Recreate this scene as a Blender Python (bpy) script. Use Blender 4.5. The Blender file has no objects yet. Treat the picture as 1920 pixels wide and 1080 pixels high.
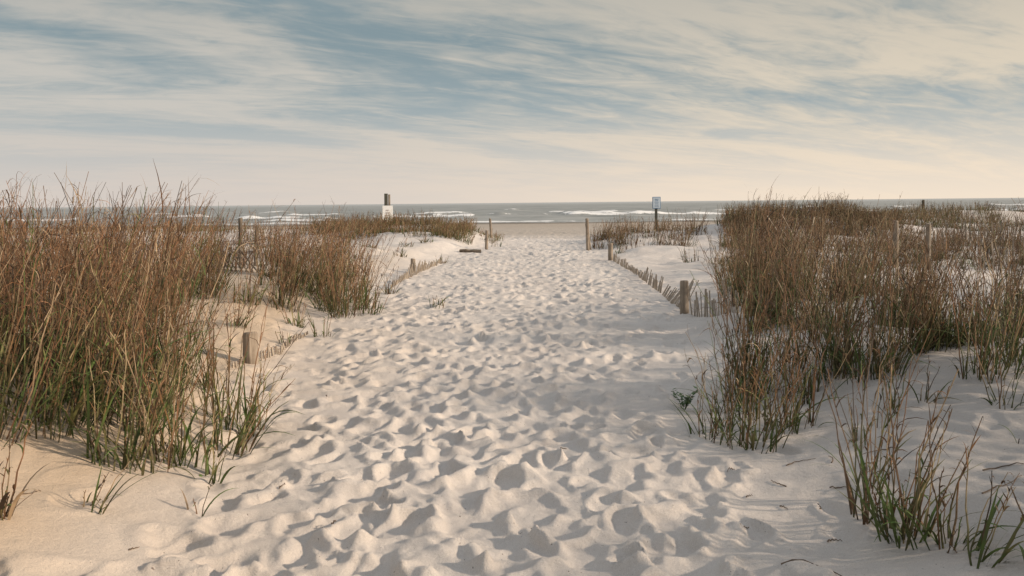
import bpy, math, random
import numpy as np
from mathutils import Vector, Matrix
random.seed(4)
rng = np.random.default_rng(11)
scene = bpy.context.scene
COL = scene.collection
scene.view_settings.view_transform = 'Standard'
scene.view_settings.look = 'None'
scene.view_settings.exposure = 0

# ------------------------------------------------------------ helpers
def sst(a, b, x):
    t = np.clip((x - a) / (b - a), 0, 1)
    return t * t * (3 - 2 * t)
TAB = rng.random((8, 256, 256))
def vnoise(x, y, s=0):
    x = np.asarray(x, float); y = np.asarray(y, float)
    xi = np.floor(x).astype(int); yi = np.floor(y).astype(int)
    fx = x - xi; fy = y - yi
    fx = fx * fx * (3 - 2 * fx); fy = fy * fy * (3 - 2 * fy)
    T = TAB[s % 8]
    a = T[xi & 255, yi & 255]; b = T[(xi + 1) & 255, yi & 255]
    c = T[xi & 255, (yi + 1) & 255]; d = T[(xi + 1) & 255, (yi + 1) & 255]
    return (a * (1 - fx) + b * fx) * (1 - fy) + (c * (1 - fx) + d * fx) * fy
def fbm(x, y, s=0, o=4):
    r = 0; A = 1; t = 0
    for i in range(o):
        r = r + A * (vnoise(x * 2 ** i + 17.3 * i, y * 2 ** i + 9.1 * i, s + i) - .5); t += A; A *= .5
    return r / t * 2
def mesh_np(name, V, F, cols=None, smooth=True, attrs=None):
    me = bpy.data.meshes.new(name)
    n = len(V); m = len(F)
    me.vertices.add(n); me.vertices.foreach_set('co', np.ascontiguousarray(V, dtype=np.float32).ravel())
    me.loops.add(4 * m); me.loops.foreach_set('vertex_index', np.ascontiguousarray(F, dtype=np.int32).ravel())
    me.polygons.add(m); me.polygons.foreach_set('loop_start', np.arange(0, 4 * m, 4, dtype=np.int32))
    me.polygons.foreach_set('use_smooth', np.full(m, smooth))
    me.update(calc_edges=True)
    if cols is not None:
        a = me.color_attributes.new('Col', 'FLOAT_COLOR', 'POINT')
        c = np.ones((n, 4), dtype=np.float32); c[:, :3] = cols
        a.data.foreach_set('color', c.ravel())
    for k, v in (attrs or {}).items():
        a = me.attributes.new(k, 'FLOAT', 'POINT')
        a.data.foreach_set('value', np.ascontiguousarray(v, dtype=np.float32).ravel())
    return me
def mk(name, me, mat=None, loc=(0, 0, 0), parent=None, label=None, category=None, kind=None, group=None):
    o = bpy.data.objects.new(name, me); COL.objects.link(o); o.location = loc
    if mat is not None and me is not None:
        me.materials.append(mat)
    if parent: o.parent = parent
    if label: o['label'] = label
    if category: o['category'] = category
    if kind: o['kind'] = kind
    if group: o['group'] = group
    return o
def pymesh(name, V, F, smooth=False):
    me = bpy.data.meshes.new(name); me.from_pydata([tuple(v) for v in V], [], F); me.update()
    if smooth:
        for p in me.polygons: p.use_smooth = True
    return me

class NT:
    def __init__(s, tree): s.t = tree; s.n = tree.nodes; s.l = tree.links
    def new(s, typ, **kw):
        n = s.n.new(typ)
        for k, v in kw.items(): setattr(n, k, v)
        return n
    def link(s, a, b): s.l.new(a, b)
    def val(s, sock, v):
        if hasattr(v, 'is_linked') or hasattr(v, 'links'): s.l.new(v, sock)
        else: sock.default_value = v
    def math(s, op, a, b=0.0, clamp=False):
        n = s.new('ShaderNodeMath', operation=op); n.use_clamp = clamp
        s.val(n.inputs[0], a); s.val(n.inputs[1], b); return n.outputs[0]
    def mix(s, f, a, b, mode='MIX'):
        n = s.new('ShaderNodeMix', data_type='RGBA', blend_type=mode)
        s.val(n.inputs[0], f)
        for i, v in ((6, a), (7, b)):
            if isinstance(v, tuple): n.inputs[i].default_value = (*v, 1)
            else: s.l.new(v, n.inputs[i])
        return n.outputs[2]
    def ramp(s, x, a, b, c=0., d=1.):
        n = s.new('ShaderNodeMapRange', interpolation_type='SMOOTHSTEP')
        s.val(n.inputs[0], x); n.inputs[1].default_value = a; n.inputs[2].default_value = b
        n.inputs[3].default_value = c; n.inputs[4].default_value = d
        return n.outputs[0]
    def noise(s, vec, scale, detail=4, rough=.5, dist=0.):
        n = s.new('ShaderNodeTexNoise'); n.inputs['Scale'].default_value = scale
        n.inputs['Detail'].default_value = detail; n.inputs['Roughness'].default_value = rough
        n.inputs['Distortion'].default_value = dist
        if vec is not None: s.l.new(vec, n.inputs['Vector'])
        return n.outputs['Fac']
    def comb(s, x, y, z):
        n = s.new('ShaderNodeCombineXYZ'); s.val(n.inputs[0], x); s.val(n.inputs[1], y); s.val(n.inputs[2], z); return n.outputs[0]
def material(name):
    m = bpy.data.materials.new(name); m.use_nodes = True
    k = NT(m.node_tree); b = k.n['Principled BSDF']
    return m, k, b

# ------------------------------------------------------------ materials
# sand
m_sand, k, b = material('sand')
geo = k.new('ShaderNodeNewGeometry'); pos = geo.outputs['Position']
at = k.new('ShaderNodeAttribute', attribute_name='dune')  # dune sand tint plus painted sunlight on the left bank
bt = k.new('ShaderNodeAttribute', attribute_name='beach')
wt = k.new('ShaderNodeAttribute', attribute_name='wet')
rt = k.new('ShaderNodeAttribute', attribute_name='grey')
c = k.mix(at.outputs['Fac'], (0.76, 0.695, 0.635), (0.64, 0.49, 0.345))  # second tone carries painted warm sunlight on the left bank
n1 = k.noise(pos, 0.9, 4)
c = k.mix(k.math('MULTIPLY', k.ramp(n1, .35, .7, 0, .8), k.math('SUBTRACT', 1.0, at.outputs['Fac'])), c, (0.66, 0.595, 0.54), 'MIX')
c = k.mix(rt.outputs['Fac'], c, (0.50, 0.455, 0.415))  # right bank's shade put into the sand colour
gr = k.noise(pos, 220, 3, .7)
c = k.mix(k.ramp(gr, .3, .7, .0, .42), c, (0.38, 0.32, 0.275))
sp = k.noise(pos, 55, 2, .5)
c = k.mix(k.ramp(sp, .71, .77, 0, .8), c, (0.14, 0.10, 0.08))
c = k.mix(bt.outputs['Fac'], c, (0.43, 0.365, 0.30))
c = k.mix(wt.outputs['Fac'], c, (0.20, 0.17, 0.14))
k.link(c, b.inputs['Base Color']); b.inputs['Roughness'].default_value = .95
b.inputs['Specular IOR Level'].default_value = .15
bn = k.math('ADD', k.math('MULTIPLY', gr, .3), k.math('MULTIPLY', k.noise(pos, 15, 7, .75), 1.0))
bp = k.new('ShaderNodeBump'); bp.inputs['Strength'].default_value = .8; bp.inputs['Distance'].default_value = .026
k.link(bn, bp.inputs['Height']); k.link(bp.outputs[0], b.inputs['Normal'])
# sea
m_sea, k, b = material('sea_water')
geo = k.new('ShaderNodeNewGeometry'); pos = geo.outputs['Position']
def scaled(v):
    m = k.new('ShaderNodeMapping'); m.inputs['Scale'].default_value = v; k.link(pos, m.inputs[0]); return m.outputs[0]
nA = k.noise(scaled((.10, .22, 1)), 1, 5, .6); nB = k.noise(scaled((.30, .22, .8)), 1, 6, .75); nC = k.noise(scaled((.012, .03, 1)), 1, 4, .6)
nD = k.noise(scaled((.03, .012, 1)), 1, 6, .7)
fo = k.new('ShaderNodeAttribute', attribute_name='foam')
far = k.new('ShaderNodeAttribute', attribute_name='far_haze')
c = k.mix(k.ramp(nA, .35, .65), (0.18, 0.185, 0.17), (0.37, 0.36, 0.33))
c = k.mix(k.ramp(nD, .42, .60, 0, .65), c, (0.23, 0.235, 0.215))
c = k.mix(k.ramp(nC, .4, .65, 0, .5), c, (0.38, 0.375, 0.35))
c = k.mix(k.math('MULTIPLY', far.outputs['Fac'], .8), c, (0.47, 0.47, 0.45))  # distance haze painted into the far water's base colour
ff = k.ramp(k.math('ADD', fo.outputs['Fac'], k.math('MULTIPLY', k.math('SUBTRACT', nB, .5), 2.4)), .5, .75)
caps = k.ramp(nA, .69, .74, 0, .5)
c = k.mix(caps, c, (0.6, 0.58, 0.55)); c = k.mix(ff, c, (0.80, 0.78, 0.75))
k.link(c, b.inputs['Base Color']); k.link(k.math('ADD', k.math('MULTIPLY', ff, .4), .5), b.inputs['Roughness'])
b.inputs['Specular IOR Level'].default_value = .3
bp = k.new('ShaderNodeBump'); bp.inputs['Strength'].default_value = .6; bp.inputs['Distance'].default_value = .5
k.link(nA, bp.inputs['Height']); k.link(bp.outputs[0], b.inputs['Normal'])
# grass
m_grass, k, b = material('dry_beach_grass')
ca = k.new('ShaderNodeAttribute', attribute_name='Col')
geo = k.new('ShaderNodeNewGeometry')
nn = k.noise(geo.outputs['Position'], 18, 3)
c = k.mix(k.ramp(nn, .3, .7, 0, .5), ca.outputs['Color'], (0.065, 0.045, 0.03))
k.link(c, b.inputs['Base Color']); b.inputs['Roughness'].default_value = .7; b.inputs['Specular IOR Level'].default_value = .25
tr = k.new('ShaderNodeBsdfTranslucent'); k.link(c, tr.inputs[0])
mx = k.new('ShaderNodeMixShader'); mx.inputs[0].default_value = .12
k.link(b.outputs[0], mx.inputs[1]); k.link(tr.outputs[0], mx.inputs[2]); k.link(mx.outputs[0], k.n['Material Output'].inputs[0])
# wood
def wood(name, c1, c2, sc=1.):
    m, k, b = material(name)
    tc = k.new('ShaderNodeTexCoord')
    mp = k.new('ShaderNodeMapping'); mp.inputs['Scale'].default_value = (40 * sc, 40 * sc, 3 * sc); k.link(tc.outputs['Object'], mp.inputs[0])
    n = k.noise(mp.outputs[0], 1, 5, .6); n2 = k.noise(tc.outputs['Object'], 6, 3)
    c = k.mix(k.ramp(n, .3, .7), c1, c2); c = k.mix(k.ramp(n2, .35, .7, 0, .5), c, tuple(x * .55 for x in c1))
    k.link(c, b.inputs['Base Color']); b.inputs['Roughness'].default_value = .85
    bp = k.new('ShaderNodeBump'); bp.inputs['Strength'].default_value = .6; bp.inputs['Distance'].default_value = .01
    k.link(n, bp.inputs['Height']); k.link(bp.outputs[0], b.inputs['Normal'])
    return m
m_wood = wood('weathered_wood', (0.19, 0.145, 0.105), (0.38, 0.31, 0.24))
m_slat = wood('weathered_slat_wood', (0.25, 0.20, 0.155), (0.46, 0.39, 0.31))
m_dark = wood('dark_timber', (0.045, 0.045, 0.035), (0.10, 0.095, 0.07))
m_drift = wood('driftwood', (0.10, 0.08, 0.06), (0.25, 0.20, 0.15))
m_twig = wood('dry_twig_bark', (0.09, 0.06, 0.04), (0.20, 0.14, 0.09))
def plain(name, col, rough=.6, var=.15, sc=20, metal=0.):
    m, k, b = material(name)
    tc = k.new('ShaderNodeTexCoord'); n = k.noise(tc.outputs['Object'], sc, 4)
    c = k.mix(k.ramp(n, .3, .75, 0, 1), col, tuple(x * (1 - var) for x in col))
    k.link(c, b.inputs['Base Color']); b.inputs['Roughness'].default_value = rough; b.inputs['Metallic'].default_value = metal
    return m
m_white = plain('white_sign_paint', (0.84, 0.83, 0.81), .5, .05)
m_pale = plain('pale_blue_sign_paint', (0.52, 0.60, 0.68), .5, .05)
m_blue = plain('blue_sign_paint', (0.12, 0.22, 0.36), .5)
m_ink = plain('faded_sign_ink', (0.30, 0.22, 0.20), .6)
m_wire = plain('rusty_wire', (0.16, 0.09, 0.06), .7, metal=.3)
m_skin = plain('skin', (0.42, 0.25, 0.17), .6)
m_shirt = plain('red_shirt_cloth', (0.55, 0.10, 0.05), .9)
m_short = plain('dark_shorts_cloth', (0.03, 0.035, 0.06), .9)
m_hair = plain('brown_hair', (0.05, 0.03, 0.02), .8)
m_leaf = plain('green_leaf', (0.08, 0.14, 0.045), .55, .4)

# ------------------------------------------------------------ terrain
def pathL(d): return np.interp(d, [-5, 3.4, 5.7, 8, 11, 16, 20, 25, 32, 40], [-1.5, -1.6, -1.9, -2.3, -2.35, -2.25, -2.1, -1.6, -.6, -.6])
def pathR(d): return np.interp(d, [-5, 3.4, 5.7, 8, 11, 16, 20, 25, 32, 40], [1.30, 1.30, 1.45, 1.8, 2.35, 2.8, 2.8, 2.75, 2.9, 2.9])
SEA = -1.5
def gauss(x, y, cx, cy, sx, sy, h): return h * np.exp(-((x - cx) / sx) ** 2 - ((y - cy) / sy) ** 2)
def base_h(x, d):
    wob = fbm(x * .35, d * .35, 1, 3)
    L = sst(-.15, 1.4, pathL(d) - x + .35 * wob); R = sst(-.15, 1.5, x - pathR(d) + .35 * wob)
    HL = np.interp(d, [0, 4, 6, 10, 16, 24, 30], [.48, .44, .36, .26, .22, .28, .3])
    HR = np.interp(d, [0, 4, 6, 10, 16, 24, 30], [.36, .36, .36, .26, .10, .14, .2])
    fade = 1 - sst(32, 42, d)
    z = (L * HL + R * HR) * fade
    side = np.maximum(L, R)
    z = z + side * fade * .24 * fbm(x * .5 + 3, d * .5, 2, 4)
    z = z + .05 * fbm(x * .3, d * .3, 5, 3) * fade
    z = z + gauss(x, d, -5.0, 31.5, 3.6, 3.2, .42) + gauss(x, d, -14, 30, 7, 4, .25)
    z = z + gauss(x, d, 11.3, 31, 3.6, 3, .80) + gauss(x, d, 4.8, 31, 1.6, 2.5, .18)
    z = z + gauss(x, d, 17, 37, 4, 3.5, .55) + gauss(x, d, 24, 42, 8, 4, 1.1)
    z = z + gauss(x, d, -30, 38, 14, 6, .3)
    slope = np.where(d > 34, -.0168 * (d - 34), 0)
    z = z + slope + sst(40, 60, d) * .08 * fbm(x * .06, d * .1, 3, 4)
    return z, L, R
rows = [-3.0]
while rows[-1] < 2.6: rows.append(rows[-1] + .1)
while rows[-1] < 42: rows.append(rows[-1] + max(.012, .0040 * rows[-1]))
while rows[-1] < 190: rows.append(rows[-1] * 1.015)
D = np.array(rows)
uc = np.arange(-.36, .36, .0017)
def outer(a, b, s0, g):
    o = []; v = a; s = s0
    while v < b: v += s; s *= g; o.append(v)
    return np.array(o)
ou = outer(.36, 1.35, .0022, 1.016)
U = np.concatenate([-ou[::-1], uc, ou])
S = D + 5.0
X = U[None, :] * S[:, None]; Y = np.repeat(D[:, None], len(U), 1)
Z, Ls, Rs = base_h(X, Y)
M = .032 * fbm(X * 1.6, Y * 1.6, 6, 4) + .012 * fbm(X * 6, Y * 6, 3, 3)
WX = .06 * fbm(X * 6, Y * 6, 1, 3); WY = .06 * fbm(X * 6 + 40, Y * 6, 2, 3)
def stamp(x0, y0, Lh, Wh, ang, dep, rim):
    R = Lh * 1.9
    i0, i1 = np.searchsorted(D, [y0 - R, y0 + R])
    if i1 - i0 < 1: return
    s0, s1 = S[i0], S[i1 - 1]
    lo = min((x0 - R) / s0, (x0 - R) / s1); hi = max((x0 + R) / s0, (x0 + R) / s1)
    j0, j1 = np.searchsorted(U, [lo, hi])
    if j1 - j0 < 1: return
    xs = X[i0:i1, j0:j1] - x0 + WX[i0:i1, j0:j1]; ys = Y[i0:i1, j0:j1] - y0 + WY[i0:i1, j0:j1]
    c, s = math.cos(ang), math.sin(ang)
    a = xs * s + ys * c; bb = xs * c - ys * s
    bb = bb * (1 + .25 * np.sin(a / Lh * 2.2))
    r = np.sqrt((a / Lh) ** 2 + (bb / Wh) ** 2)
    m = M[i0:i1, j0:j1]
    zm = m[r < 1].mean() if (r < 1).any() else 0
    w = 1 - sst(.34, 1.16, r)
    m = m * (1 - .8 * w) + (zm * .55 - dep * (1 - .5 * np.clip(a / Lh, -1, 1))) * .8 * w
    m = m + rim * np.exp(-((r - 1.25) / .27) ** 2) * (1 + .7 * np.clip(-a / Lh, -1, 1.2))
    M[i0:i1, j0:j1] = m
N = 4000
ds = rng.uniform(2.0, 40, N)
for y0 in ds:
    l, r = float(pathL(y0)), float(pathR(y0))
    x0 = rng.normal((l + r) / 2, (r - l) * .27) if rng.random() < .6 else rng.uniform(l + .05, r - .05)
    if x0 < l - .25 or x0 > r + .3: continue
    sc = rng.choice([.7, 1.0, 1.15, 1.3])
    stamp(x0, y0, rng.uniform(.11, .16) * sc, rng.uniform(.06, .092) * sc, rng.normal(0, .55) + (math.pi if rng.random() < .4 else 0),
          rng.uniform(.012, .038), rng.uniform(.006, .013))
for _ in range(300):
    y0 = rng.uniform(3, 38); sd = rng.random() < .5
    x0 = (float(pathL(y0)) - abs(rng.normal(0, .5))) if sd else (float(pathR(y0)) + abs(rng.normal(0, .8)))
    stamp(x0, y0, .14, .07, rng.normal(0, .6), rng.uniform(.014, .034), .007)
for _ in range(900):
    y0 = rng.uniform(33, 60); stamp(rng.uniform(-3, 9), y0, .2, .14, rng.normal(0, .6), .035, .01)
side = np.maximum(Ls, Rs)
Z = Z + M * (1 - .45 * side)
Z = Z + side * .0045 * np.sin((X * 2.0 + Y * .9) * 20 + 6 * fbm(X * 1.3, Y * 1.3, 4, 3)) * sst(.3, .8, side) * (Y < 14)
nr, nc = X.shape
idx = np.arange(nr * nc).reshape(nr, nc)
F = np.stack([idx[:-1, :-1], idx[:-1, 1:], idx[1:, 1:], idx[1:, :-1]], -1).reshape(-1, 4)
mot = .5 + .5 * fbm(X * .8, Y * .8, 1, 4)
dune = np.clip(sst(-.2, 1.3, Ls * 1.15 + .35 * (mot - .5)) * (1 - sst(12, 28, Y)) + .5 * sst(-.9, 1.6, -X - 1.0 + .8 * (mot - .5)) * (1 - sst(8, 16, Y)), 0, 1)  # warmer dune sand, with sunlight on the left bank painted in
grey = np.clip(sst(.1, 1., Rs + .5 * (mot - .5)) * (1 - sst(7, 14, Y)) * .75, 0, 1)  # mask for the painted shade on the near right bank
bn_ = fbm(X * .2, Y * .3, 2, 4)
beach = sst(33, 44, Y + 4 * bn_) * .85 + .15 * sst(60, 80, Y)
wet = sst(92, 112, Y + 10 * fbm(X * .03, Y * .08, 4, 3))
hi = gauss(X, Y, 24, 42, 8, 6, 1) + gauss(X, Y, 17, 37, 4, 5, 1)
beach = np.clip(beach * (1 - .6 * np.clip(hi, 0, 1)), 0, 1)
me = mesh_np('ground', np.stack([X, Y, Z], -1).reshape(-1, 3), F, attrs={'dune': dune, 'beach': beach, 'wet': wet, 'grey': grey})
mk('ground', me, m_sand, kind='structure', label='pale sandy path with footprints between low dunes', category='sand')
def gz(x, y):
    x = np.asarray(x, float); y = np.asarray(y, float)
    i = np.clip(np.searchsorted(D, y) - 1, 0, nr - 2)
    t = np.clip((y - D[i]) / (D[i + 1] - D[i]), 0, 1)
    u = x / (y + 5.0)
    j = np.clip(np.searchsorted(U, u), 0, nc - 1)
    return Z[i, j] * (1 - t) + Z[i + 1, j] * t

# ------------------------------------------------------------ sea
r2 = list(np.arange(100, 330, .6))
while r2[-1] < 14000: r2.append(r2[-1] * 1.03)
D2 = np.array(r2); U2 = np.linspace(-1.3, 1.3, 800)
X2 = U2[None, :] * D2[:, None]; Y2 = np.repeat(D2[:, None], len(U2), 1)
Z2 = np.full_like(X2, SEA); FM = np.zeros_like(X2)
amp = 1 - sst(600, 3000, Y2)
Z2 += .13 * amp * np.sin(Y2 * .32 + 2.5 * fbm(X2 * .02, Y2 * .01, 1, 3)) * sst(110, 170, Y2)
Z2 += .20 * amp * fbm(X2 * .06, Y2 * .16, 2, 4) * sst(108, 150, Y2)
for i, (dc, A, w, thr) in enumerate([(133, .18, 1.6, -.15), (148, .45, 2.0, .0), (170, .85, 2.3, -.15), (196, .8, 2.5, -.08), (232, .7, 2.8, .05), (280, .8, 3.4, .15)]):
    cen = dc + 8 * fbm(X2 * .02 + 7 * i, Y2 * 0, i, 3)
    th_ = thr + (.18 if i > 1 else 0) * sst(15, 45, -X2)
    a = np.clip((fbm(X2 * .05 + 31 * i, X2 * 0 + 3 * i, i + 2, 4) - th_ + .08) / .3, 0, 1)
    q = Y2 - cen
    prof = np.exp(-np.where(q < 0, (q / w) ** 2, (q / (w * 2.2)) ** 2))
    Z2 += A * (.35 + .65 * a) * prof * (.55 + .8 * vnoise(X2 * .3, Y2 * 0 + i, 3))
    f = a * (sst(-3.2, -1.2, q) * (1 - sst(-.6, .4, q))) + .12 * a * sst(-8, -3, q) * (1 - sst(-3, 0, q))
    FM = np.maximum(FM, f * .95)
FM = np.maximum(FM, .38 * (1 - sst(123, 127, Y2 + 5 * fbm(X2 * .05, Y2 * .05, 5, 3))))
FM = FM - .35 * (FM < .02)
nr2, nc2 = X2.shape; id2 = np.arange(nr2 * nc2).reshape(nr2, nc2)
F2 = np.stack([id2[:-1, :-1], id2[:-1, 1:], id2[1:, 1:], id2[1:, :-1]], -1).reshape(-1, 4)
mk('sea', mesh_np('sea', np.stack([X2, Y2, Z2], -1).reshape(-1, 3), F2, attrs={'foam': FM, 'far_haze': sst(250, 2500, Y2)}), m_sea, kind='structure',
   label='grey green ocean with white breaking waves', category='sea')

# ------------------------------------------------------------ grass
PAL = {'rust': (0.30, 0.155, 0.08), 'brown': (0.19, 0.11, 0.062), 'tan': (0.46, 0.33, 0.205), 'dark': (0.065, 0.042, 0.028),
       'green': (0.11, 0.16, 0.045), 'olive': (0.19, 0.175, 0.07)}
def pick(n, gprob, rg):
    g = rg.random(n) < gprob
    dry = np.array([PAL['rust'], PAL['brown'], PAL['tan'], PAL['dark'], PAL['rust']])[rg.choice(5, n, p=[.26, .29, .20, .17, .08])]
    gr = np.array([PAL['green'], PAL['olive']])[rg.choice(2, n, p=[.65, .35])]
    c = np.where(g[:, None], gr, dry) * rg.uniform(.7, 1.3, (n, 1))
    return c
def tubes(P, R, C, off):
    n, K, _ = P.shape
    a = np.array([0, 2.094, 4.189])
    ring = np.stack([np.cos(a), np.sin(a), 0 * a], -1)
    V = P[:, :, None, :] + R[:, :, None, None] * ring[None, None]
    ids = np.arange(n * K * 3).reshape(n, K, 3) + off
    nx = np.roll(ids, -1, 2)
    Fq = np.stack([ids[:, :-1], nx[:, :-1], nx[:, 1:], ids[:, 1:]], -1).reshape(-1, 4)
    return V.reshape(-1, 3), Fq, np.repeat(C.reshape(n * K, 3), 3, 0)
def ribbons(P, W, Sd, C, off):
    n, K, _ = P.shape
    h = Sd[:, None, :] * W[:, :, None] * .5
    V = np.stack([P - h, P + h], 2)
    ids = np.arange(n * K * 2).reshape(n, K, 2) + off
    Fq = np.stack([ids[:, :-1, 0], ids[:, :-1, 1], ids[:, 1:, 1], ids[:, 1:, 0]], -1).reshape(-1, 4)
    return V.reshape(-1, 3), Fq, np.repeat(C.reshape(n * K, 3), 2, 0)
def grass_mesh(name, cl, rg, leaf_n=6, basal=.7, th=1., wind=(.06, .01), K=7, bl=1., tone=(1, 1, 1), spread=.22):
    """cl rows: x y z rad n h green"""
    cl = np.array(cl, float)
    n = cl[:, 4].astype(int); ci = np.repeat(np.arange(len(cl)), n); N = len(ci)
    rad = cl[ci, 3]; ang = rg.uniform(0, 6.283, N); rr = np.sqrt(rg.random(N))
    out = np.stack([np.cos(ang), np.sin(ang)], -1) * rr[:, None]
    bx = cl[ci, 0] + out[:, 0] * rad; by = cl[ci, 1] + out[:, 1] * rad
    bz = cl[ci, 2] - .03
    cwind = rg.normal(0, .09, (len(cl), 2)) + np.array(wind)   # each clump leans its own way
    h = cl[ci, 5] * np.where(rg.random(N) < .28, rg.uniform(.25, .6, N), rg.uniform(.66, 1.12, N))
    lean = out * spread + cwind[ci] + rg.normal(0, .08, (N, 2))
    crv = cwind[ci] * .5 + rg.normal(0, .08, (N, 2))
    t = np.linspace(0, 1, K)
    P = np.zeros((N, K, 3))
    kink = np.cumsum(rg.normal(0, .015, (N, K, 2)), 1) * h[:, None, None]
    kink -= kink[:, :1]
    for a_, b_ in ((0, bx), (1, by)):
        P[:, :, a_] = b_[:, None] + h[:, None] * (lean[:, a_, None] * t + crv[:, a_, None] * t ** 2) + kink[:, :, a_]
    P[:, :, 2] = bz[:, None] + h[:, None] * t * (1 - .12 * t * rg.random((N, 1)))
    R = (rg.uniform(.0028, .0055, N) * th)[:, None] * (1 - .6 * t)
    g = cl[ci, 6]
    c0 = pick(N, g * .8, rg); c1 = pick(N, g * .10, rg)
    ctone = rg.uniform(.8, 1.15, len(cl))          # some clumps are older and darker
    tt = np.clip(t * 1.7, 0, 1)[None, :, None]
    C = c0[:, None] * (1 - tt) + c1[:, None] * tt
    C = C * (.5 + .5 * np.clip(t * 2.6, 0, 1))[None, :, None] * ctone[ci][:, None, None]  # shade low in the clump painted into the stem colour
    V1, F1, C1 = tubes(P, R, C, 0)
    Mn = N * leaf_n; si = np.repeat(np.arange(N), leaf_n)
    feather = rg.random(Mn) < .38
    tA = np.where(feather, rg.uniform(.74, 1, Mn), rg.uniform(.05, .9, Mn) ** .9)
    f = tA * (K - 1); i0 = np.clip(f.astype(int), 0, K - 2); fr = (f - i0)[:, None]
    st = P[si, i0] * (1 - fr) + P[si, i0 + 1] * fr
    az = rg.uniform(0, 6.283, Mn); el = np.where(feather, rg.uniform(.1, .8, Mn), rg.uniform(.15, .8, Mn))
    dirv = np.stack([np.cos(az) * np.sin(el) + wind[0], np.sin(az) * np.sin(el), np.cos(el)], -1)
    Ln = h[si] * np.where(feather, rg.uniform(.05, .15, Mn), rg.uniform(.08, .27, Mn))
    KL = 5; s = np.linspace(0, 1, KL)
    droop = rg.uniform(-.1, 1.1, Mn)
    sw = rg.normal(0, .27, (Mn, 2))
    PL = st[:, None, :] + Ln[:, None, None] * (s[None, :, None] * dirv[:, None, :])
    PL[:, :, 2] -= (Ln * droop)[:, None] * s ** 2.2
    PL[:, :, :2] += (Ln[:, None, None] * sw[:, None, :]) * (s ** 2)[None, :, None]
    W = (np.where(feather, rg.uniform(.0035, .0055, Mn), rg.uniform(.005, .010, Mn)) * th * (1.2 - .4 * tA))[:, None] * np.array([.8, 1, .85, .55, .1])
    Sd = np.stack([-np.sin(az), np.cos(az), rg.normal(0, .7, Mn)], -1); Sd /= np.linalg.norm(Sd, axis=1)[:, None]
    CL = pick(Mn, np.clip(g[si] * (1.4 - 1.7 * tA), 0.01, 1), rg)
    CL = CL[:, None, :] * np.linspace(.9, 1.15, KL)[None, :, None] * (np.clip(.55 + 1.2 * tA, .55, 1) * ctone[ci][si])[:, None, None]  # low leaves darkened, same painted shade as the stems
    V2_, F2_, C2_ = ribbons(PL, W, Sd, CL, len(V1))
    nb = np.maximum((n * basal).astype(int), 1); bi = np.repeat(np.arange(len(cl)), nb); B = len(bi)
    az = rg.uniform(0, 6.283, B); rr = rg.random(B) ** .6
    o = np.stack([np.cos(az), np.sin(az)], -1)
    b0 = np.stack([cl[bi, 0] + o[:, 0] * rr * cl[bi, 3] * 1.2, cl[bi, 1] + o[:, 1] * rr * cl[bi, 3] * 1.2, cl[bi, 2] - .02], -1)
    az2 = az + rg.normal(0, .9, B); o = np.stack([np.cos(az2), np.sin(az2)], -1)
    Lb = rg.uniform(.18, .66, B) * np.clip(cl[bi, 5], .45, 1.1) * bl
    el = rg.uniform(.05, .7, B)
    KB = 8; s = np.linspace(0, 1, KB)
    PB = np.zeros((B, KB, 3))
    dr = rg.uniform(.0, .6, B)
    for a_ in (0, 1):
        PB[:, :, a_] = b0[:, a_, None] + Lb[:, None] * (o[:, a_] * np.sin(el))[:, None] * s + (Lb * dr * .7 * o[:, a_])[:, None] * s ** 2 + (Lb * cwind[bi, a_])[:, None] * s
    PB[:, :, 2] = b0[:, 2, None] + Lb[:, None] * (np.cos(el)[:, None] * s - dr[:, None] * s ** 2.5)
    W = (rg.uniform(.008, .017, B) * th)[:, None] * np.array([.6, .9, 1, .97, .85, .65, .38, .06])
    Sd = np.stack([-o[:, 1], o[:, 0], rg.normal(0, .35, B)], -1); Sd /= np.linalg.norm(Sd, axis=1)[:, None]
    CB = pick(B, np.clip(cl[bi, 6] * 1.4, 0, .95), rg)[:, None, :] * np.linspace(.55, 1.25, KB)[None, :, None]  # blade bases darkened as painted shade
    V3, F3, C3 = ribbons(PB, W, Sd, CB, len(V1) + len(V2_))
    return mesh_np(name, np.concatenate([V1, V2_, V3]), np.concatenate([F1, F2_, F3]), np.concatenate([C1, C2_, C3]) * np.array(tone), smooth=False)

def patch(n, dr, fx, rad, ns, hh, gg, keep=None, va=.44):
    o = []
    while len(o) < n:
        y = math.sqrt(rng.uniform(dr[0] ** 2, dr[1] ** 2)); x = rng.uniform(*fx(y))
        if keep is not None and not keep(x, y): continue
        hm = 1 + va * (float(vnoise(x * .9 + 5, y * .9, 6)) - .5)
        o.append((x, y, float(gz(x, y)), rng.uniform(*rad), int(rng.integers(*ns)), rng.uniform(*hh) * hm, rng.uniform(*gg)))
    return o
def nz(x, y, s=1.1): return float(vnoise(x * s, y * s, 3))
def gap(x, y): return not (abs(x + .345 * y) < .032 * y and y < 16.1)   # opening around the collapsed panel
DK = (.78, .81, .78)
stands = []
cl = patch(86, (5.4, 10.5), lambda y: (-.82 * y, -.43 * y), (.10, .24), (12, 24), (1.28, 1.5), (.4, .8), va=.2)
cl += patch(24, (4.4, 5.8), lambda y: (-.76 * y, -.43 * y), (.09, .2), (12, 20), (.9, 1.28), (.6, 1.0), va=.2)
stands.append(('dune_grass', cl, 8, 1.0, 1.0, 'tall dense stand of rust brown dune grass with green bases', (1, 1, 1)))
cl = patch(60, (11.0, 16), lambda y: (-.46 * y, -.185 * y), (.12, .24), (12, 22), (1.0, 1.42), (.35, .75), lambda x, y: nz(x, y) > .36 and gap(x, y), va=.3)
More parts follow.
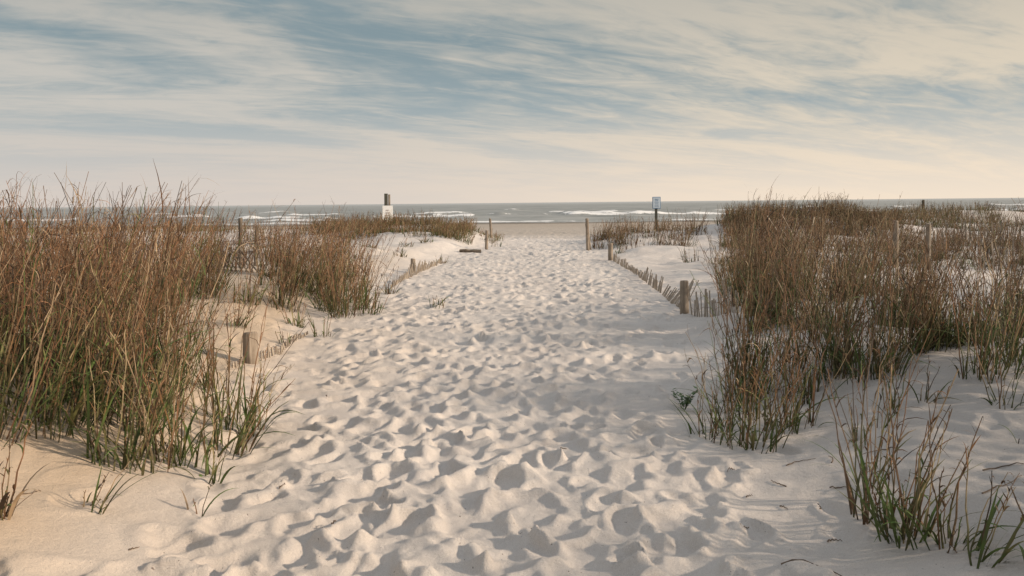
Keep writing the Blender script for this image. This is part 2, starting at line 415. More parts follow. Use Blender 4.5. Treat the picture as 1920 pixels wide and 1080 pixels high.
cl += patch(60, (10.5, 17), lambda y: (-.85 * y, -.46 * y), (.15, .3), (12, 22), (1.0, 1.3), (.1, .4), va=.15)
stands.append(('dune_grass', cl, 7, .9, 1.1, 'reddish brown dune grass beside the sandy path', (1, 1, 1)))
cl = patch(150, (17, 27), lambda y: (-.8 * y, -.22 * y), (.2, .4), (9, 18), (.5, .85), (.2, .5))
stands.append(('dune_grass', cl, 5, .6, 1.4, 'lower brown dune grass behind the tall stand', (1, 1, 1)))
cl = patch(360, (27.6, 34.5), lambda y: (-.25 * y, -.055 * y), (.2, .4), (10, 18), (.32, .66), (.4, .8), lambda x, y: nz(x, y, .9) > .22)
cl += patch(160, (29, 35), lambda y: (-.8 * y, -.25 * y), (.2, .4), (8, 14), (.3, .6), (.3, .6))
cl += patch(40, (28, 37), lambda y: (-.09 * y, -.015 * y), (.15, .3), (7, 12), (.2, .45), (.5, .8))
stands.append(('dune_grass', cl, 5, .7, 1.8, 'short olive and tan grass on a low dune crest', (.92, .98, .92)))
cl = patch(86, (6.4, 12), lambda y: (.285 * y, .80 * y), (.10, .22), (13, 26), (.7, 1.25), (.6, 1.0), lambda x, y: nz(x, y, .8) > .40, va=.8)
cl += patch(20, (6.0, 9), lambda y: (.5 * y, .8 * y), (.10, .22), (12, 22), (.7, 1.15), (.6, 1.), va=.6)
cl += patch(46, (2.4, 6.2), lambda y: (.80 * y + .3, 1.15 * y + .8), (.12, .26), (12, 24), (.8, 1.15), (.5, .9))
stands.append(('dune_grass', cl, 6, 1.3, 1.05, 'separate brown dune grass clumps with green bases on sand', DK))
cl = patch(130, (12, 19), lambda y: (.265 * y, .8 * y), (.13, .3), (10, 20), (.6, 1.12), (.4, .7), lambda x, y: nz(x, y, .7) > .35, va=.8)
stands.append(('dune_grass', cl, 6, .9, 1.2, 'wide brown dune grass stand behind the slat fence', DK))
cl = patch(340, (20, 29), lambda y: (.27 * y, .85 * y), (.2, .45), (9, 17), (.4, .85), (.2, .5), lambda x, y: nz(x, y, .5) > .27, va=.7)
cl += patch(75, (26, 32), lambda y: (.105 * y, .24 * y), (.2, .4), (10, 17), (.4, .78), (.15, .4))
stands.append(('dune_grass', cl, 5, .6, 1.7, 'low brown grass tufts scattered over pale sand', DK))
cl = patch(300, (27.5, 33), lambda y: (.27 * y, .48 * y), (.2, .45), (13, 22), (.5, .9), (.15, .4), va=.6)
cl += patch(540, (31, 45), lambda y: (.40 * y, .85 * y), (.3, .55), (10, 18), (.35, .7), (.5, .9), lambda x, y: nz(x, y, .35) > .25, va=.6)
stands.append(('dune_grass', cl, 5, .6, 2.0, 'dark brown and olive grass crowning the far dune', (.72, .80, .72)))
for i, (nm, cl, ln, ba, th, lab, tn) in enumerate(stands):
    mk(nm, grass_mesh(nm, cl, np.random.default_rng(50 + i), ln, ba, th, tone=tn), m_grass, kind='stuff', label=lab, category='grass')

# individually visible clumps: x y rad stems height green thickness kind
tufts = [
 (1.55, 5.2, .16, 26, .8, .8, 1.0, 'brown'), (1.88, 5.5, .16, 26, .85, .7, 1.0, 'brown'), (1.85, 6.4, .18, 26, 1.0, .6, 1.0, 'brown'), (1.70, 5.9, .16, 20, .9, .7, 1.0, 'brown'),
 (1.30, 5.35, .12, 10, .55, .85, 1.0, 'blade'), (2.25, 6.1, .16, 24, .9, .7, 1.0, 'brown'), (2.3, 6.9, .2, 26, 1.05, .6, 1.0, 'brown'), (1.45, 5.55, .10, 10, .75, .7, 1.0, 'brown'),
 (1.73, 3.62, .08, 13, .82, .7, 1.05, 'brown'), (1.76, 3.55, .08, 11, .62, .95, 1.15, 'blade'), (1.70, 3.85, .06, 9, .98, .5, 1.0, 'brown'), (1.86, 3.45, .07, 7, .5, .95, 1.2, 'blade'),
 (1.92, 3.28, .06, 6, .46, .95, 1.2, 'blade'), (2.06, 3.10, .07, 5, .44, .95, 1.2, 'blade'), (1.83, 4.1, .05, 6, .95, .5, 1.0, 'brown'),
 (2.72, 6.1, .22, 44, 1.02, .7, 1.05, 'brown'), (3.15, 6.5, .22, 32, 1.1, .65, 1.0, 'brown'), (2.5, 5.3, .07, 7, .5, .8, 1.0, 'brown'), (3.2, 5.4, .16, 28, .95, .7, 1.0, 'brown'),
 (3.65, 5.8, .2, 32, 1.1, .65, 1.0, 'brown'), (3.0, 4.9, .08, 6, .45, .8, 1.0, 'green'), (3.4, 4.9, .15, 24, .9, .7, 1.0, 'brown'), (2.1, 4.85, .06, 5, .32, .9, 1.0, 'green'),
 (2.75, 4.3, .05, 3, .2, .8, 1.0, 'brown'), (2.95, 7.5, .22, 30, 1.15, .5, 1.0, 'brown'), (2.75, 5.3, .06, 5, .35, .8, 1.0, 'green'), (2.3, 5.0, .04, 3, .55, .5, 1.0, 'brown'),
 (-2.15, 4.35, .14, 18, .85, .95, 1.1, 'blade'), (-1.95, 4.7, .12, 14, .78, .95, 1.1, 'blade'), (-1.82, 5.1, .12, 12, .75, .9, 1.1, 'blade'), (-2.35, 4.9, .16, 24, 1.15, .8, 1.05, 'brown'),
 (-2.05, 5.6, .15, 20, 1.0, .8, 1.0, 'brown'), (-2.55, 4.5, .14, 20, 1.1, .9, 1.05, 'blade'), (-2.75, 4.25, .12, 16, 1.2, .7, 1.05, 'brown'), (-1.72, 4.55, .08, 6, .45, .95, 1.1, 'blade'),
 (-2.0, 3.75, .06, 6, .28, .95, 1.0, 'green'), (-1.62, 4.05, .03, 2, .35, .95, 1.0, 'green'), (-2.2, 3.4, .06, 9, .5, .2, 1.2, 'brown'), (-1.85, 5.6, .08, 8, .55, .9, 1.1, 'blade'),
 (-2.42, 6.3, .10, 14, .75, .9, 1.0, 'green'), (-1.95, 6.1, .05, 3, .25, .8, 1.0, 'green'), (-2.75, 10.1, .10, 12, .38, .9, 1.2, 'green'),
 (-2.3, 9.6, .09, 9, .34, .95, 1.2, 'green'), (-3.2, 9.2, .12, 14, .5, .9, 1.2, 'green'), (-2.05, 11.6, .12, 12, .45, .8, 1.2, 'green'), (-2.55, 8.9, .06, 5, .3, .9, 1.2, 'green'),
 (-2.3, 12.3, .17, 26, 1.0, .7, 1.2, 'brown'), (-2.7, 11.6, .17, 24, 1.0, .8, 1.2, 'brown'), (-3.6, 10.8, .15, 20, .75, .8, 1.2, 'green'), (-1.15, 12.2, .10, 7, .24, .95, 1.4, 'green'),
 (-2.2, 14.2, .12, 10, .5, .8, 1.3, 'green'), (-1.9, 21.5, .15, 8, .25, .8, 1.8, 'green'), (-2.9, 20.5, .15, 8, .3, .7, 1.8, 'green'),
 (-3.3, 24.5, .2, 12, .3, .7, 1.8, 'green'), (-2.3, 27.5, .2, 12, .3, .7, 1.8, 'green'), (-4.2, 23, .25, 16, .5, .6, 1.8, 'green'), (-2.8, 25.8, .2, 14, .35, .7, 1.8, 'green'),
 (3.2, 23.5, .15, 9, .25, .7, 1.8, 'brown'), (4.6, 20.5, .2, 12, .45, .5, 1.8, 'brown'), (5.0, 19.2, .25, 18, .55, .5, 1.8, 'brown'),
 (3.05, 11.2, .10, 12, .75, .5, 1.3, 'brown'), (3.4, 12.6, .12, 14, .8, .5, 1.3, 'brown'), (2.68, 8.9, .08, 10, .8, .5, 1.2, 'brown'),
 (2.15, 7.6, .05, 5, .8, .5, 1.1, 'brown'), (1.95, 7.0, .04, 3, .7, .5, 1.1, 'brown'), (2.62, 7.2, .03, 3, 1.75, .1, 1.1, 'tall')]
labs = {'brown': 'brown grass clump with green base growing from sand', 'green': 'small green grass tuft growing from pale sand',
        'tall': 'few very tall thin dry grass stalks', 'blade': 'grass clump with long arching green blades in sand'}
for i, (x, y, rad, n, h, g, th, kd) in enumerate(tufts):
    rg = np.random.default_rng(300 + i)
    me = grass_mesh('grass_clump', [(0, 0, 0, rad, n, h, g)], rg, 7, {'green': 1.3, 'blade': 1.7}.get(kd, 1.1), th, bl=1.4 if kd == 'blade' else 1.1, tone=(1.05, 1.1, 1) if kd == 'blade' else ((.86, .88, .85) if x > 0 else (1, 1, 1)), spread=.24)
    mk('grass_clump', me, m_grass, loc=(x, y, float(gz(x, y))), label=labs[kd], category='grass clump', group='grass clumps on the dunes')

# ------------------------------------------------------------ posts
def post_mesh(name, h, r, seed, seg=14, bury=.25, lean=(0, 0), slope=.12):
    rg = np.random.default_rng(seed); V = []; Fc = []
    ts = [-bury, 0, h * .25, h * .5, h * .75, h - .02, h]
    a = np.linspace(0, 2 * math.pi, seg, endpoint=False); prof = 1 + rg.normal(0, .035, seg)
    for i, t in enumerate(ts):
        rr = r * (1.04 - .06 * t / h) * (.86 if i == len(ts) - 1 else 1) * prof * (1 + rg.normal(0, .012, seg))
        for q in range(seg):
            zz = t + (slope * r * math.cos(a[q] + seed) * 1.5 if i >= len(ts) - 2 else 0)
            V.append((rr[q] * math.cos(a[q]) + lean[0] * t, rr[q] * math.sin(a[q]) + lean[1] * t, zz))
    for i in range(len(ts) - 1):
        for q in range(seg):
            Fc.append((i * seg + q, i * seg + (q + 1) % seg, (i + 1) * seg + (q + 1) % seg, (i + 1) * seg + q))
    V.append((lean[0] * h, lean[1] * h, h - .004)); top = (len(ts) - 1) * seg
    for q in range(seg): Fc.append((top + q, top + (q + 1) % seg, len(V) - 1))
    return pymesh(name, V, Fc)
posts = [(-2.56, 7.75, .31, .07, 0, 0, 'short thick sawn fence post in pale sand'), (-2.28, 18.2, .32, .055, .02, 0, 'short weathered fence post in pale sand'),
 (-.87, 26.6, .66, .05, .03, 0, 'slim weathered fence post at end of path'), (-.9, 34, .85, .05, -.05, 0, 'slim leaning fence post beside dune grass'),
 (2.5, 26.4, 1.08, .055, -.02, 0, 'tall weathered fence post at path edge'), (2.62, 26.9, .9, .05, -.12, 0, 'leaning fence post against taller post'),
 (2.66, 21.6, .46, .065, 0, 0, 'weathered fence post at end of slat fence'), (2.42, 11.25, .49, .06, 0, 0, 'thick weathered fence post beside slat fence'),
 (8.3, 24, .75, .06, 0, 0, 'weathered fence post among brown grass'), (7.7, 16, .95, .055, 0, 0, 'weathered fence post among brown grass'),
 (8.5, 16.3, .92, .05, .02, 0, 'weathered fence post among brown grass'), (-5.8, 17, 1.12, .045, 0, 0, 'dark fence post beside collapsed slat fence'),
 (-5.62, 17.4, .9, .04, .06, 0, 'leaning fence post beside collapsed slat fence')]
for i, (x, y, h, r, lx, ly, lab) in enumerate(posts):
    mk('fence_post', post_mesh('fence_post', h, r, i + 1, lean=(lx, ly)), m_drift if x < -5 else m_wood, loc=(x, y, float(gz(x, y)) - .01), label=lab, category='post', group='wooden fence posts')
x, y = 41.3, 80.
mk('piling', post_mesh('piling', 2.25, .14, 77, bury=.4), m_dark, loc=(x, y, float(gz(x, y))), label='dark round timber piling standing on the beach', category='piling')

# ------------------------------------------------------------ slat fences
def slat_fence(pts, heights, lean, label, seed, wires=2, spacing=.065, cross=0.):
    rg = np.random.default_rng(seed)
    pts = [Vector(p) for p in pts]
    root = mk('sand_fence', None, loc=(pts[0].x, pts[0].y, float(gz(pts[0].x, pts[0].y))), label=label, category='fence', group='slatted sand fences')
    o0 = root.location.copy()
    seg = [(pts[i + 1] - pts[i]).length for i in range(len(pts) - 1)]; tot = sum(seg)
    V = []; Fc = []; wl = [[] for _ in range(wires)]
    s = 0; cnt = 0
    while s < tot:
        q = s; i = 0; cnt += 1
        while i < len(seg) - 1 and q > seg[i]: q -= seg[i]; i += 1
        tdir = (pts[i + 1] - pts[i]).normalized(); p = pts[i] + tdir * q
        ph = np.interp(s / tot, np.linspace(0, 1, len(heights)), heights)
        h = max(.03, ph * rg.uniform(.6, 1.12) * (.6 + .8 * float(vnoise(s * .9 + seed * 3, 2.)))); g = float(gz(p.x, p.y))
        nrm = Vector((-tdir.y, tdir.x)); ln = np.interp(s / tot, np.linspace(0, 1, len(lean)), lean)
        along = rg.normal(0, .07) + .5 * (vnoise(s * 1.1 + seed, 0.) - .5) + cross * (1 if cnt % 2 else -1); ac = ln + rg.normal(0, .07)
        up = Vector((tdir.x * along + nrm.x * ac, tdir.y * along + nrm.y * ac, 1)).normalized()
        tw = rg.normal(0, .15); tx = (Vector((tdir.x, tdir.y, 0)) + Vector((nrm.x, nrm.y, 0)) * tw).normalized()
        tx = (tx - up * tx.dot(up)).normalized(); nx = up.cross(tx)
        b0 = Vector((p.x, p.y, g)) - up * .12 - o0 + nx * (.008 if cnt % 2 and cross else 0); w = rg.uniform(.011, .016); t_ = .005
        top = h + .12; k0 = len(V)
        for zz, sh in ((0, 0), (top * .5, 0), (top, 1)):
            for sx, sy in ((-1, -1), (1, -1), (1, 1), (-1, 1)):
                V.append(b0 + up * (zz - (rg.uniform(0, .012) if sh else 0)) + tx * w * sx + nx * t_ * sy)
        for L in (0, 4):
            for e in range(4): Fc.append((k0 + L + e, k0 + L + (e + 1) % 4, k0 + L + 4 + (e + 1) % 4, k0 + L + 4 + e))
        Fc.append((k0 + 8, k0 + 9, k0 + 10, k0 + 11))
        for wi in range(wires):
            wl[wi].append(b0 + up * (.12 + h * (.35 + .4 * wi)) + nx * .007 * (1 if len(wl[wi]) % 2 else -1))
        s += spacing * rg.uniform(.85, 1.2) * (2.2 if rg.random() < .06 else 1)
    mk('slats', pymesh('slats', V, Fc), m_slat, parent=root)
    V = []; Fc = []
    for w in wl:
        for i, p in enumerate(w):
            k0 = len(V)
            for a in (0, 2.1, 4.2): V.append(p + Vector((0, math.cos(a) * .0025, math.sin(a) * .0025)))
            if i:
                for e in range(3): Fc.append((k0 - 3 + e, k0 - 3 + (e + 1) % 3, k0 + (e + 1) % 3, k0 + e))
    mk('wire', pymesh('wire', V, Fc), m_wire, parent=root)
    return root
slat_fence([(-2.62, 7.45), (-2.50, 8.4), (-2.5, 9.7)], [.11, .12, .08, .04], [.0, .1], 'short stub of nearly buried slat fence in sand', 1)
slat_fence([(-2.3, 15.0), (-2.15, 18), (-1.85, 21.5)], [.15, .24, .2, .10], [-.1, -.3], 'weathered slat fence sagging along the path edge', 2)
slat_fence([(2.70, 21.4), (2.68, 18), (2.62, 15.4), (2.58, 13.9)], [.22, .16, .13, .22, .26], [.1, .35, .1], 'half buried weathered slat fence along path', 3, spacing=.08)
slat_fence([(2.55, 13.6), (2.48, 12.5), (2.44, 11.45)], [.2, .34, .36], [.5, .9, .4], 'collapsed leaning section of weathered slat fence', 4, spacing=.08)
slat_fence([(2.48, 11.05), (2.68, 10.2), (2.85, 9.3), (3.1, 8.2), (3.6, 7.4)], [.30, .36, .3, .2, .1], [.05, .12], 'weathered slat fence leading into brown grass', 5, spacing=.075)
slat_fence([(13.2, 25.5), (15, 25), (18.5, 25)], [.95, 1.0, .95], [.05, -.05], 'grey upright slat fence behind dune grass', 6, spacing=.085)
slat_fence([(8.7, 15.6), (10.5, 15.4), (12.5, 15)], [.55, .55, .5], [.1, .0], 'grey slat fence partly hidden by grass', 7, spacing=.085)
slat_fence([(6.4, 20.2), (7.0, 20), (7.6, 20.3)], [.7, 1.0, .8], [.5, .4], 'leaning collapsed slat fence panel among grass', 8, 3, .07, cross=.5)
slat_fence([(-6.0, 16.3), (-5.6, 16.1), (-5.15, 16.2)], [.7, .95, .75], [-.3, -.2], 'leaning collapsed slat fence panel among grass', 9, 3, .05, cross=.55)

# ------------------------------------------------------------ signs
def box(V, Fc, c, s, bev=0):
    k0 = len(V)
    for z in (-1, 1):
        for x, y in ((-1, -1), (1, -1), (1, 1), (-1, 1)): V.append((c[0] + x * s[0] / 2, c[1] + y * s[1] / 2, c[2] + z * s[2] / 2))
    for f in ((3, 2, 1, 0), (4, 5, 6, 7), (0, 1, 5, 4), (1, 2, 6, 5), (2, 3, 7, 6), (3, 0, 4, 7)): Fc.append(tuple(k0 + i for i in f))
def bevelled(o, w):
    md = o.modifiers.new('bevel', 'BEVEL'); md.width = w; md.segments = 2
def text_part(root, lines, size, z0, dz, y, mat, name='lettering'):
    for i, (tx, sc) in enumerate(lines):
        V = []; Fc = []
        cu = bpy.data.curves.new('txt', 'FONT'); cu.body = tx; cu.size = size * sc; cu.align_x = 'CENTER'; cu.extrude = .001; cu.resolution_u = 2
        cu.offset = .0008
        ob = bpy.data.objects.new('txt', cu); COL.objects.link(ob)
        dg = bpy.context.evaluated_depsgraph_get(); dg.update()
        tm = bpy.data.meshes.new_from_object(ob.evaluated_get(dg))
        for v in tm.vertices: V.append((v.co.x, y - v.co.z, z0 - i * dz + v.co.y))
        for p in tm.polygons: Fc.append(tuple(q for q in p.vertices))
        bpy.data.objects.remove(ob); bpy.data.curves.remove(cu); bpy.data.meshes.remove(tm)
        mk(name, pymesh(name, V, Fc), mat, parent=root)
x, y = -5.8, 37.; g = float(gz(x, y))
root = mk('beach_sign', None, loc=(x, y, g), label='white beach notice sign on dark timber post', category='sign')
root.rotation_euler = (0, 0, .25)
top = 2.08 - g
V = []; Fc = []; box(V, Fc, (-.05, 0, top / 2 - .2), (.15, .15, top + .4))
o = mk('post', pymesh('post', V, Fc), m_dark, parent=root, label='dark square timber post'); bevelled(o, .01)
V = []; Fc = []; box(V, Fc, (.10, .01, (top - .04) / 2 - .2), (.09, .10, top + .36))
o = mk('post', pymesh('post', V, Fc), m_wood, parent=root, label='paler slim timber post'); bevelled(o, .008)
V = []; Fc = []; box(V, Fc, (.01, -.10, top - .60 - .33), (.48, .02, .74))
o = mk('sign_board', pymesh('sign_board', V, Fc), m_white, parent=root); bevelled(o, .005)
text_part(root, [('AREA', .8), ('UNDER', .8), ('KEEP OFF', .7), ('DUNES', .8)], .09, top - .80, .12, -.113, m_ink)
x, y = 5.75, 31.8; g = float(gz(x, y)); top = 1.76 - g
root = mk('beach_sign', None, loc=(x, y, g), label='small pale blue rules sign on timber post', category='sign')
root.rotation_euler = (0, 0, .15)
V = []; Fc = []; box(V, Fc, (0, 0, (top - .06) / 2 - .2), (.09, .09, top + .34))
o = mk('post', pymesh('post', V, Fc), m_dark, parent=root); bevelled(o, .008)
V = []; Fc = []; box(V, Fc, (0, -.062, top - .22), (.34, .012, .47))
o = mk('sign_board', pymesh('sign_board', V, Fc), m_blue, parent=root); bevelled(o, .003)
V = []; Fc = []; box(V, Fc, (0, -.072, top - .22), (.29, .006, .42))
mk('sign_face', pymesh('sign_face', V, Fc), m_pale, parent=root)
text_part(root, [('BEACH', 1.0), ('RULES', 1.0), ('NO GLASS', .7), ('NO FIRES', .7), ('NO DOGS', .7), ('NO LITTER', .7)], .05, top - .10, .058, -.0775, m_blue)

# ------------------------------------------------------------ person at the water's edge
def skin_mesh(name, verts, edges, radii, sub=1):
    me = bpy.data.meshes.new(name + '_src'); me.from_pydata(verts, edges, []); me.update()
    ob = bpy.data.objects.new(name + '_src', me); COL.objects.link(ob)
    ob.modifiers.new('skin', 'SKIN'); 
    for i, r in enumerate(radii):
        sv = me.skin_vertices[0].data[i]; sv.radius = (r, r) if not isinstance(r, tuple) else r
    me.skin_vertices[0].data[0].use_root = True
    sd = ob.modifiers.new('sub', 'SUBSURF'); sd.levels = sub; sd.render_levels = sub
    dg = bpy.context.evaluated_depsgraph_get(); dg.update()
    out = bpy.data.meshes.new_from_object(ob.evaluated_get(dg)); out.name = name
    bpy.data.objects.remove(ob)
    for p in out.polygons: p.use_smooth = True
    return out
px, py = 34.8, 129.; pg = max(float(gz(px, py)), SEA)
vs = [(0, 0, .92), (0, 0, 1.12), (0, 0, 1.36), (0, -.01, 1.47), (0, -.02, 1.56), (0, -.03, 1.66), (0, -.02, 1.72),
      (-.18, 0, 1.38), (-.24, .02, 1.12), (-.25, -.06, .90), (-.25, -.09, .82), (.18, 0, 1.38), (.25, .01, 1.12), (.24, -.08, .91), (.24, -.11, .83),
      (-.09, 0, .86), (-.10, -.10, .48), (-.10, -.02, .09), (-.10, -.17, .03), (.09, 0, .86), (.11, .08, .48), (.12, .16, .10), (.12, .03, .03)]
es = [(0, 1), (1, 2), (2, 3), (3, 4), (4, 5), (5, 6), (2, 7), (7, 8), (8, 9), (9, 10), (2, 11), (11, 12), (12, 13), (13, 14), (0, 15), (15, 16), (16, 17), (17, 18), (0, 19), (19, 20), (20, 21), (21, 22)]
rd = [.13, .12, .14, .055, .085, .09, .06, .055, .042, .03, .034, .055, .042, .03, .034, .09, .06, .04, .035, .09, .06, .04, .035]
for hx, hb in ((-.25, 10), (.24, 14)):
    bxx, byy, bzz = vs[hb]
    for f_, (dx, dy, ln) in enumerate(((.0, -.03, .07), (.0, -.01, .08), (.0, .01, .075), (.0, .03, .06), (.0, -.05, .045))):
        i0 = len(vs); vs.append((bxx, byy + dy, bzz - .04)); vs.append((bxx + (.01 if bxx < 0 else -.01), byy + dy * 1.2 - .01, bzz - .04 - ln))
        es += [(hb, i0), (i0, i0 + 1)]; rd += [.009, .007]
root = mk('person', None, loc=(px, py, pg), label='person in red shirt and dark shorts walking by water', category='person')
mk('body', skin_mesh('body', vs, es, rd), m_skin, parent=root)
mk('shirt', skin_mesh('shirt', [(0, 0, 1.12), (0, 0, .95), (0, 0, 1.37), (-.17, 0, 1.39), (-.225, .015, 1.18), (.17, 0, 1.39), (.225, .01, 1.18)],
   [(0, 1), (0, 2), (2, 3), (3, 4), (2, 5), (5, 6)], [.15, .155, .155, .075, .065, .075, .065]), m_shirt, parent=root)
mk('shorts', skin_mesh('shorts', [(0, 0, .90), (-.09, 0, .84), (-.10, -.07, .60), (.09, 0, .84), (.105, .05, .60)], [(0, 1), (1, 2), (0, 3), (3, 4)], [.155, .115, .09, .115, .09]), m_short, parent=root)
mk('hair', skin_mesh('hair', [(0, .01, 1.68), (0, .03, 1.62), (0, .0, 1.73)], [(0, 1), (0, 2)], [.098, .09, .07]), m_hair, parent=root)

# ------------------------------------------------------------ driftwood, twigs, sprig
def curve_tube(name, chains, seg=7):
    V = []; Fc = []
    for pts, r0, r1 in chains:
        pts = [Vector(p) for p in pts]; K = len(pts)
        for i, p in enumerate(pts):
            tg = (pts[min(i + 1, K - 1)] - pts[max(i - 1, 0)]).normalized()
            s_ = tg.cross(Vector((0, 0, 1))); s_ = s_.normalized() if s_.length > 1e-3 else Vector((1, 0, 0)); u_ = s_.cross(tg)
            r = r0 + (r1 - r0) * i / (K - 1); k0 = len(V)
            for q in range(seg):
                a = q / seg * 6.283; rr = r * random.uniform(.85, 1.15)
                V.append(p + s_ * math.cos(a) * rr + u_ * math.sin(a) * rr)
            if i:
                for q in range(seg): Fc.append((k0 - seg + q, k0 - seg + (q + 1) % seg, k0 + (q + 1) % seg, k0 + q))
            if i in (0, K - 1): Fc.append(tuple(k0 + q for q in range(seg)))
    return pymesh(name, V, Fc)
x, y = -1.35, 25.6; g = float(gz(x, y))
mk('driftwood_log', curve_tube('driftwood_log', [([(-.36, 0, .03), (-.15, .02, .04), (.1, .0, .04), (.34, .03, .02)], .05, .06), ([(.0, 0, .05), (-.14, -.06, .09), (-.34, -.1, .09)], .035, .02)], 10),
   m_drift, loc=(x, y, g), label='short forked dark driftwood log lying on sand', category='driftwood')
tw = [(1.62, 4.75, .22, .4), (1.85, 4.65, .14, 1.0), (1.15, 3.45, .42, -.35), (2.35, 4.0, .28, .05),
      (1.1, 3.9, .08, .4), (-.9, 3.9, .05, 1.0), (.3, 5.2, .05, .2), (-1.55, 6.6, .07, 2.2), (2.2, 4.6, .2, 2.6),
      (1.50, 4.4, .15, 2.0), (1.70, 4.3, .14, -.6), (2.1, 4.15, .15, 1.2), (1.3, 4.7, .06, 2.5), (-.4, 4.6, .04, .6), (.8, 3.6, .05, 1.9), (-2.3, 3.7, .12, .3),
      (1.55, 4.05, .10, .9), (1.38, 4.15, .07, -.9), (2.2, 3.75, .3, .3), (2.0, 4.3, .1, 2.7), (-1.3, 4.4, .05, 1.4), (.1, 3.9, .04, 2.9),
      (1.45, 3.7, .08, .2), (1.95, 4.5, .12, -.3), (1.25, 4.3, .05, 1.5), (-1.7, 3.5, .06, .8)]
for i, (x, y, ln, an) in enumerate(tw):
    rg = np.random.default_rng(800 + i); pts = []; K = 9; a = an; p = np.array([x, y])
    for q in range(K):
        pts.append((p[0], p[1], float(gz(p[0], p[1])) + .003 + .008 * rg.random() * (q % 2))); a += rg.normal(0, .2); p = p + ln / K * np.array([math.cos(a), math.sin(a)])
    ch = [([(a_ - x, b_ - y, c_) for a_, b_, c_ in pts], .0038, .0015)]
    mk('dry_twig', curve_tube('dry_twig', ch, 5), m_twig, loc=(x, y, 0), label='thin dry twig lying on sand', category='twig', group='dry twigs on the sand')
x, y = 1.30, 6.1; rg = np.random.default_rng(5); V = []; Fc = []
root = mk('seaside_sprig', None, loc=(x, y, float(gz(x, y))), label='small leafy green plant sprouting from sand', category='plant')
stems = []
for s_ in range(6):
    a = rg.uniform(0, 6.28); ln = rg.uniform(.10, .19); tip = Vector((math.cos(a) * ln * .6, math.sin(a) * ln * .6, ln * .85))
    stems.append(([(0, 0, -.02), tuple(tip * .5 + Vector((0, 0, .01))), tuple(tip)], .003, .0015))
    for q in range(11):
        t = .25 + .75 * q / 10; p = tip * t; la = rg.uniform(0, 6.28); L = rg.uniform(.035, .055); w = L * .36
        dv = Vector((math.cos(la) * .8, math.sin(la) * .8, .5)).normalized(); sd = dv.cross(Vector((0, 0, 1))).normalized(); k0 = len(V)
        V += [p, p + dv * L * .4 + sd * w, p + dv * L - Vector((0, 0, .006)), p + dv * L * .4 - sd * w, p + dv * L * .45 - Vector((0, 0, .004))]
        Fc += [(k0, k0 + 1, k0 + 4), (k0 + 1, k0 + 2, k0 + 4), (k0 + 2, k0 + 3, k0 + 4), (k0 + 3, k0, k0 + 4)]
mk('leaves', pymesh('leaves', V, Fc), m_leaf, parent=root)
mk('stem', curve_tube('stem', stems, 5), m_leaf, parent=root)

# ------------------------------------------------------------ world and sun
SUN_EL, SUN_AZ = math.radians(19), math.radians(97)   # azimuth clockwise from +Y
w = bpy.data.worlds.new('World'); scene.world = w; w.use_nodes = True
k = NT(w.node_tree); bg = k.n['Background']; bg.inputs[1].default_value = .1
sky = k.new('ShaderNodeTexSky', sky_type='NISHITA'); sky.sun_disc = False; sky.sun_elevation = SUN_EL; sky.sun_rotation = SUN_AZ
sky.dust_density = 2.0
tc = k.new('ShaderNodeTexCoord'); sx = k.new('ShaderNodeSeparateXYZ'); k.link(tc.outputs['Generated'], sx.inputs[0])
dx, dy, dz = sx.outputs
zc = k.math('ADD', k.math('MAXIMUM', dz, 0.), .14)
pxn = k.math('DIVIDE', dx, zc); pyn = k.math('DIVIDE', dy, zc)
TH = .44
ca, sa = math.cos(TH), math.sin(TH)
al = k.math('ADD', k.math('MULTIPLY', pxn, ca), k.math('MULTIPLY', pyn, sa))
ac = k.math('SUBTRACT', k.math('MULTIPLY', pyn, ca), k.math('MULTIPLY', pxn, sa))
v1 = k.comb(k.math('MULTIPLY', al, .40), k.math('MULTIPLY', ac, .82), 5.1)
v2 = k.comb(k.math('MULTIPLY', al, .85), k.math('MULTIPLY', ac, 2.6), 9.2)
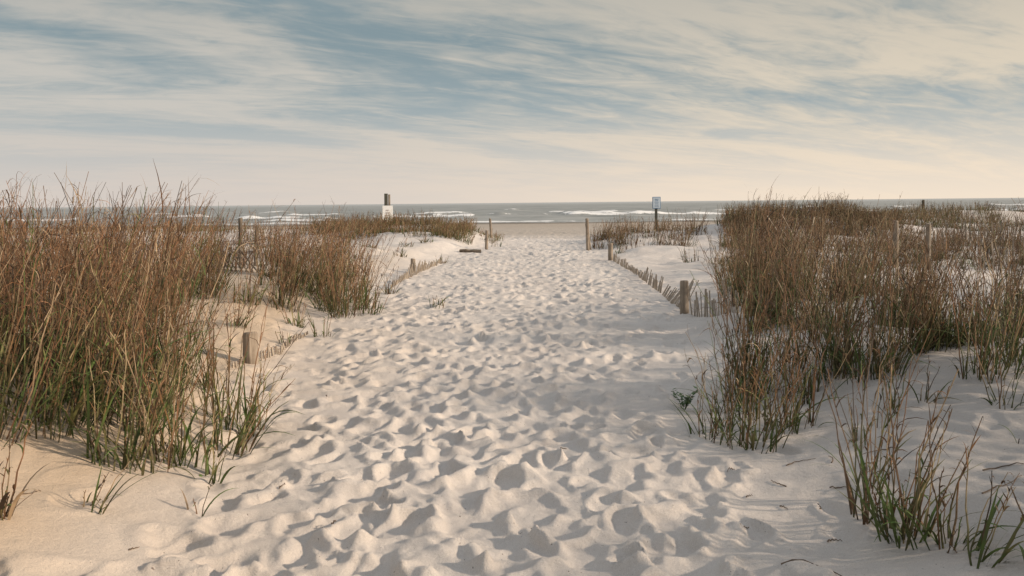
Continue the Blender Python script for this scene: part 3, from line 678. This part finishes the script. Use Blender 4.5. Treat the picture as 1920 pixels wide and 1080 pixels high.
v3 = k.comb(k.math('MULTIPLY', al, 3.2), k.math('MULTIPLY', ac, 7.5), 1.2)
c1 = k.noise(v1, 1.0, 5, .5, 1.0); c2 = k.noise(v2, 1.0, 7, .58, 1.3); c3 = k.noise(v3, 1.0, 7, .62, 1.5)
cs = k.math('ADD', k.math('MULTIPLY', c1, .56), k.math('ADD', k.math('MULTIPLY', c2, .29), k.math('MULTIPLY', c3, .15)))
cov = k.ramp(cs, .40, .57)
blue = k.mix(k.ramp(dz, 0.0, .22), (4.6, 5.2, 5.4), (2.35, 3.1, 3.4))
blue = k.mix(.08, blue, sky.outputs[0])
right = k.ramp(dx, -.5, .6)
cloud = k.mix(right, (6.0, 5.7, 5.2), (7.6, 6.6, 5.2))
cloud = k.mix(k.ramp(dz, .12, .27, 0, .55), cloud, (3.9, 3.9, 3.6))
c = k.mix(k.math('MULTIPLY', cov, .92), blue, cloud)
hz = k.mix(right, (6.9, 6.1, 5.5), (9.6, 8.0, 6.3))
c = k.mix(k.ramp(dz, -.02, .135, .93, 0), c, hz)
# added fill light: the unseen sky overhead is brightened
c = k.mix(k.ramp(dz, .32, .7, 0, .9), c, (5.4, 5.9, 6.6))
k.link(c, bg.inputs[0])
sd = bpy.data.lights.new('sun', 'SUN'); sd.energy = 4.9; sd.angle = math.radians(2.0); sd.color = (1.0, .83, .65)
so = bpy.data.objects.new('sun', sd); COL.objects.link(so)
dirs = Vector((math.sin(SUN_AZ) * math.cos(SUN_EL), math.cos(SUN_AZ) * math.cos(SUN_EL), math.sin(SUN_EL)))
so.rotation_euler = dirs.to_track_quat('Z', 'Y').to_euler(); so.location = (20, 5, 15)

# ------------------------------------------------------------ camera
cd = bpy.data.cameras.new('camera'); cd.lens = 28; cd.sensor_width = 36; cd.shift_y = -160 / 1920
cd.clip_start = .05; cd.clip_end = 30000
co = bpy.data.objects.new('camera', cd); COL.objects.link(co); co.location = (0, 0, 1.6)
co.rotation_euler = (math.pi / 2, math.radians(.57), 0)
scene.camera = co
